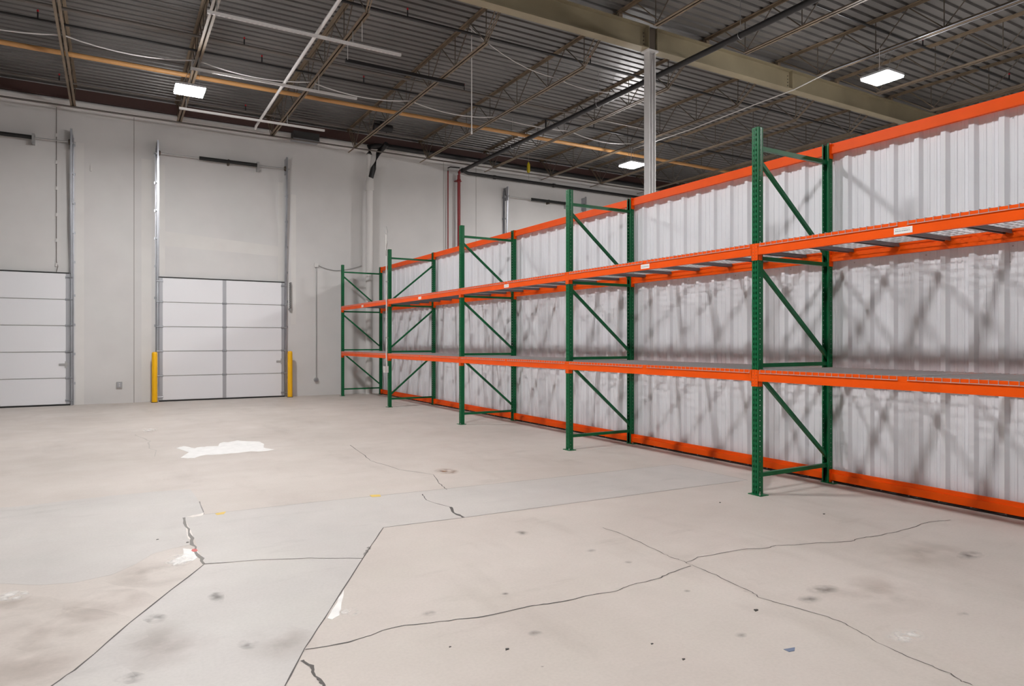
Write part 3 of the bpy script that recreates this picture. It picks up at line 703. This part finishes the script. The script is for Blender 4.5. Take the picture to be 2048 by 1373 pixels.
BH = .112
def beam(i, z_top, front, label, sticker):
    ya, yb = YN[i+1] + UW + .004, YN[i] - .004          # between the two frames
    s = 1 if front else -1; x0 = XF - .006 if front else XRR + .006
    t = thing('rack_beam', (x0, (ya + yb) / 2, z_top - BH), label, 'rack beam', 'orange rack beams')
    X = lambda d: x0 + s * d
    prof = [(X(0), z_top - BH), (X(0), z_top), (X(.022), z_top), (X(.022), z_top - .040), (X(.042), z_top - .040), (X(.042), z_top - BH)]
    part('beam_body', MB().prism_y(prof, ya, yb), 'orange', t)
    zc0, zc1 = (z_top - .165, z_top + .002) if z_top > .3 else (max(.012, z_top - .165), z_top + .002)
    for yp, e in ((YN[i+1] + UW, 1), (YN[i], -1)):
        # front leg lies on the post web, side leg on its flange
        mb = MB().box((X(.0), yp - e*.037, zc0), (X(.005), yp + e*.004, zc1)).box((X(.0), yp, zc0), (X(.062), yp + e*.004, zc1))
        c = part('end_connector', mb, 'orange', t)
        rv = MB()
        for k in range(5): rv.tube([(X(-.001), yp - e*.020, zc0 + .02 + k*.031), (X(.003), yp - e*.020, zc0 + .02 + k*.031)], .004, 6)
        part('rivets', rv, 'pebble', c)
    if sticker:
        ym = (ya + yb) / 2 - .005; w2, h2 = .075, .026; zc = z_top - .072
        st = part('capacity_sticker', MB().box((x0 - .0012, ym - w2, zc - h2), (x0, ym + w2, zc + h2)), 'sticker', t, 'white printed capacity sticker')
        pr = MB(); 
        for row, (z, hh) in enumerate(((zc + .012, .0014), (zc - .003, .0035))):
            yy = ym + w2 - .012
            while yy > ym - w2 + .02:
                ln = random.uniform(.005, .012); pr.box((x0 - .0018, yy - ln, z - hh), (x0 - .0012, yy, z + hh)); yy -= ln + random.uniform(.002, .006)
        part('printed_lines', pr, 'print', st)
ZU, ZL, ZTP, ZBT = 2.497, 1.241, 3.657, .145
for i in range(5):
    b = f'{ORD[i]} rack bay from the white end wall'
    beam(i, ZU, True, f'orange front beam of the upper shelf, {b}', True)
    beam(i, ZL, True, f'orange front beam of the lower shelf, {b}', False)
    beam(i, ZU, False, f'orange back beam under the upper shelf, {b}', False)
    beam(i, ZL, False, f'orange back beam under the lower shelf, {b}', False)
    beam(i, ZTP, False, f'orange beam capping the partition, {b}', False)
    beam(i, ZBT, False, f'orange beam along the floor, {b}', False)

def wire_deck(i, z_top, y0, y1, label):
    t = thing('wire_deck', (XF, (y0 + y1) / 2, z_top - .04), label, 'wire deck', 'wire mesh shelf decks')
    z = z_top + .0045; r = .0032; xa, xb = XF - .012, XRR + .012
    n = int(round((y1 - y0) / .0635)); st = (y1 - y0) / n; mb = MB()
    for k in range(n + 1):
        y = y0 + k * st
        mb.tube([(xa, y, z - .036), (xa, y, z), (xb, y, z), (xb, y, z - .036)], r, 4, smooth=False)
    nx = 11; sx = (xb - xa - .12) / nx
    for k in range(nx + 1):
        x = xa + .06 + k * sx; mb.tube([(x, y0 - .004, z - .006), (x, y1 + .004, z - .006)], r, 4, smooth=False)
    for x in (xa, xb): mb.tube([(x - .003 if x == xa else x + .003, y0 - .006, z - .034), (x - .003 if x == xa else x + .003, y1 + .006, z - .034)], r, 4, smooth=False)
    part('mesh_grid', mb, 'wire', t)
    for f in (.15, .5, .85):
        y = y0 + f * (y1 - y0)
        c = MB().box((XF + .022, y - .026, z - .012), (XRR - .022, y + .026, z - .009))
        for s in (-1, 1): c.box((XF + .022, y + s*.026, z - .043), (XRR - .022, y + s*.023, z - .009)); c.box((XF + .022, y + s*.040, z - .045), (XRR - .022, y + s*.023, z - .042))
        part('support_channel', c, 'channel', t)
for i in range(5):
    ya, yb = YN[i+1] + UW + .025, YN[i] - .03; ym = (ya + yb) / 2
    for z, nm in ((ZU, 'upper'), (ZL, 'lower')):
        wire_deck(i, z, ym + .045, yb, f'grey wire deck, {nm} shelf, {ORD[i]} bay from end wall, half nearer that wall')
        wire_deck(i, z, ya, ym - .045, f'grey wire deck, {nm} shelf, {ORD[i]} bay from end wall, half farther from it')

# conduit pole on the second frame
y = YN[1] + .05; x = XF - .035
t = thing('conduit_pole', (x, y, .85), 'slim white conduit pole with a small box, strapped to a green rack post', 'pole')
part('pipe', MB().tube([(x, y, .88), (x, y, 3.72), (x - .005, y + .01, 4.0)], .016, 10), 'whitepvc', t)
part('outlet_box', MB().box((x - .06, y - .05, .80), (x + .03, y + .05, .95)), 'whitepvc', t)
part('coupling', MB().tube([(x, y, 3.56), (x, y, 3.72)], .022, 10).tube([(x, y, 2.02), (x, y, 2.12)], .021, 10), 'whitepvc', t)
part('wire_loop', MB().tube([(x - .005, y, 4.0), (x - .04, y, 4.04), (x - .03, y, 4.17), (x - .005, y, 4.19), (x + .03, y, 4.06), (x + .01, y, 4.0)], .006, 5), 'steel', t)
part('lead', MB().tube(droop([(x + .01, y, 3.85), (x - .03, y - .05, 3.62), (x - .02, y - .03, 3.5)], .02, 5), .006, 5), 'rod', t)
for z in (1.6, 2.9): part('strap', MB().box((x - .02, y - .022, z), (XF, y + .022, z + .02)), 'steel', t)

for o in COL.objects:      # pieces too small to pick apart singly
    if o.name.split('.')[0] in ('mesh_grid', 'rivets', 'screws', 'anchor_bolts', 'printed_lines', 'chain_links'): o['kind'] = 'stuff'
